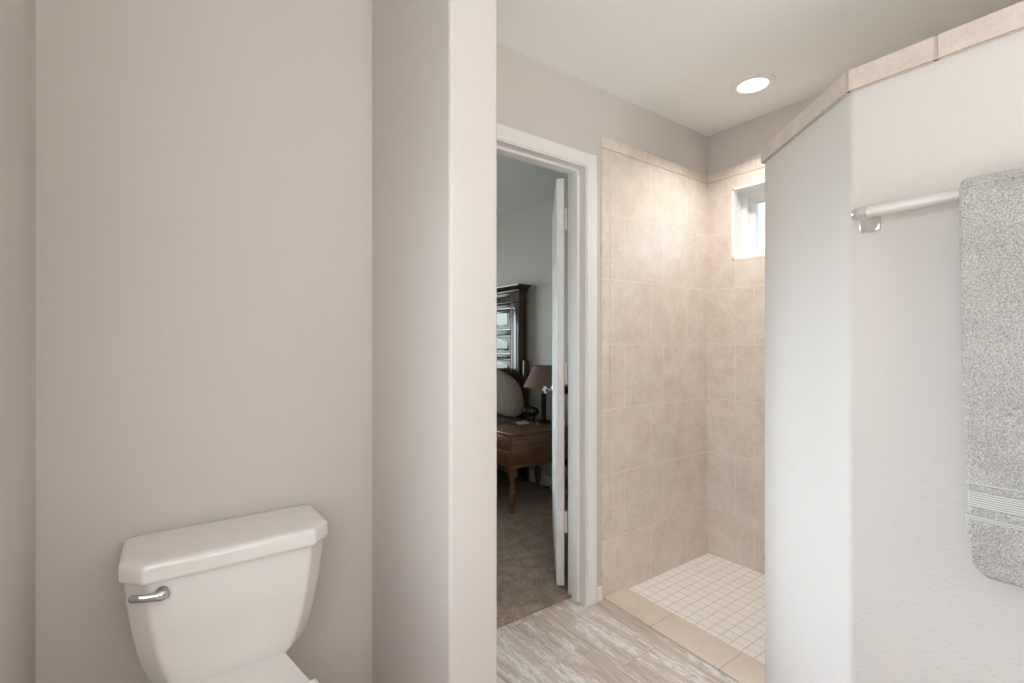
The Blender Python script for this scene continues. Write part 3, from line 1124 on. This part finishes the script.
# cornice flaring out at the top
bm = bmesh.new()
rings = []
for o, z in ((0.0, HZ - 0.02), (0.006, HZ - 0.012), (0.010, HZ), (0.022, HZ + 0.014), (0.040, HZ + 0.028), (0.046, HZ + 0.034), (0.046, HZ + 0.046)):
    rings.append([(HXF - 0.004 - o, HY0 - o, z), (HX1 + o * 0.4, HY0 - o, z), (HX1 + o * 0.4, HY1 + o, z), (HXF - 0.004 - o, HY1 + o, z)])
add_loft(bm, rings)
link('cornice', bm, MAHOG, hb, 20, (0, 0, 0))
# wider foot of the headboard and the side rails
for yy, s in ((HY0, -1), (HY1, 1)):
    link('post', box(HXF + 0.02, HX1 - 0.005, min(yy, yy + s * 0.045), max(yy, yy + s * 0.045), 0.008, 1.075, bev=0.004), MAHOG, bed, 40)
bm = bmesh.new()
add_box(bm, 0.55, HXF + 0.01, HY0 + 0.05, HY0 + 0.08, 0.20, 0.36, 0.004)
add_box(bm, 0.55, HXF + 0.01, HY1 - 0.08, HY1 - 0.05, 0.20, 0.36, 0.004)
add_box(bm, 0.52, 0.57, HY0 + 0.05, HY1 - 0.05, 0.008, 0.55, 0.004)
link('bed_rail', bm, MAHOG, bed, 40)
link('mattress', box(0.58, HXF - 0.01, HY0 + 0.03, HY1 - 0.03, 0.26, 0.54, bev=0.05, seg=4), MATT, bed, 60)
bm = bmesh.new()
rings = []
nu = 60
for i in range(nu + 1):
    x = 0.50 + (2.50 - 0.50) * i / nu
    ring = []
    prof = []
    ya, yb = HY0 - 0.16, HY1 + 0.06
    for j in range(12):
        prof.append((ya - 0.012 * math.sin(x * 30) * (1 - j / 12), 0.20 + (0.50 - 0.20) * j / 11))
    for j in range(1, 8):
        a = PI / 2 * j / 7
        prof.append((ya + 0.08 * (1 - math.cos(a)), 0.50 + 0.08 * math.sin(a)))
    for j in range(1, 24):
        prof.append((ya + 0.08 + (yb - ya - 0.16) * j / 24, 0.58))
    for j in range(7, -1, -1):
        a = PI / 2 * j / 7
        prof.append((yb - 0.08 * (1 - math.cos(a)), 0.50 + 0.08 * math.sin(a)))
    for j in range(10, -1, -1):
        prof.append((yb, 0.20 + (0.50 - 0.20) * j / 11))
    for yy, z in prof:
        w_ = 0.014 * noise.noise(Vector((x * 4, yy * 4, z * 5)))
        ring.append((x, yy + w_, z + w_))
    rings.append(ring)
add_loft(bm, rings, cap=False, closed=False)
bmesh.ops.solidify(bm, geom=bm.faces[:], thickness=0.02)
link('bedspread', bm, FABRIC, bed, 60)


def pillow(name, xc, yc, zc, a, b_up, b_dn, dep, lean, label):
    bm = bmesh.new()
    rings = []
    n = 48
    m = 14
    for i in range(m + 1):
        q = -PI / 2 + PI * i / m
        s_, c_ = math.sin(q), max(0.03, math.cos(q)) ** 0.55
        ring = []
        for k in range(n):
            t = 2 * PI * k / n
            ct = math.cos(t)
            yy = math.copysign(abs(ct) ** (1.0 if math.sin(t) > 0 else 0.22), ct) * a * c_
            zz = math.sin(t) * (b_up if math.sin(t) > 0 else b_dn) * c_
            w_ = 0.012 * noise.noise(Vector((yy * 7 + xc, zz * 7, s_ * 2)))
            ring.append(Vector((xc + s_ * dep + zz * lean + w_, yc + yy, zc + zz + w_)))
        rings.append(ring)
    add_loft(bm, rings)
    o = link(name, bm, FABRIC, None, 70)
    # flange seam
    return tag(o, label, 'pillow')


pillow('pillow', 2.405, 3.675, 0.692, 0.520, 0.305, 0.092, 0.085, 0.12, 'plump taupe pillow propped against the dark headboard')

# cable on the carpet behind the nightstand
bm = bmesh.new()
pth = [(2.629, 3.02, 0.60), (2.628, 3.04, 0.40), (2.626, 3.00, 0.20), (2.624, 2.97, 0.12), (2.622, 3.01, 0.06), (2.620, 3.08, 0.016), (2.622, 3.14, 0.014)]
path = []
for i in range(len(pth) - 1):
    for t in range(6):
        p0, p1 = Vector(pth[max(i - 1, 0)]), Vector(pth[i])
        p2, p3 = Vector(pth[i + 1]), Vector(pth[min(i + 2, len(pth) - 1)])
        u = t / 6
        path.append(0.5 * ((2 * p1) + (p2 - p0) * u + (2 * p0 - 5 * p1 + 4 * p2 - p3) * u * u + (3 * p1 - p0 - 3 * p2 + p3) * u ** 3))
add_tube(bm, path, 0.004, 8)
o = link('power_cord', bm, BLACKP, None, 60)
tag(o, 'thin black cord hanging down the wall behind the nightstand to the carpet', 'cord')
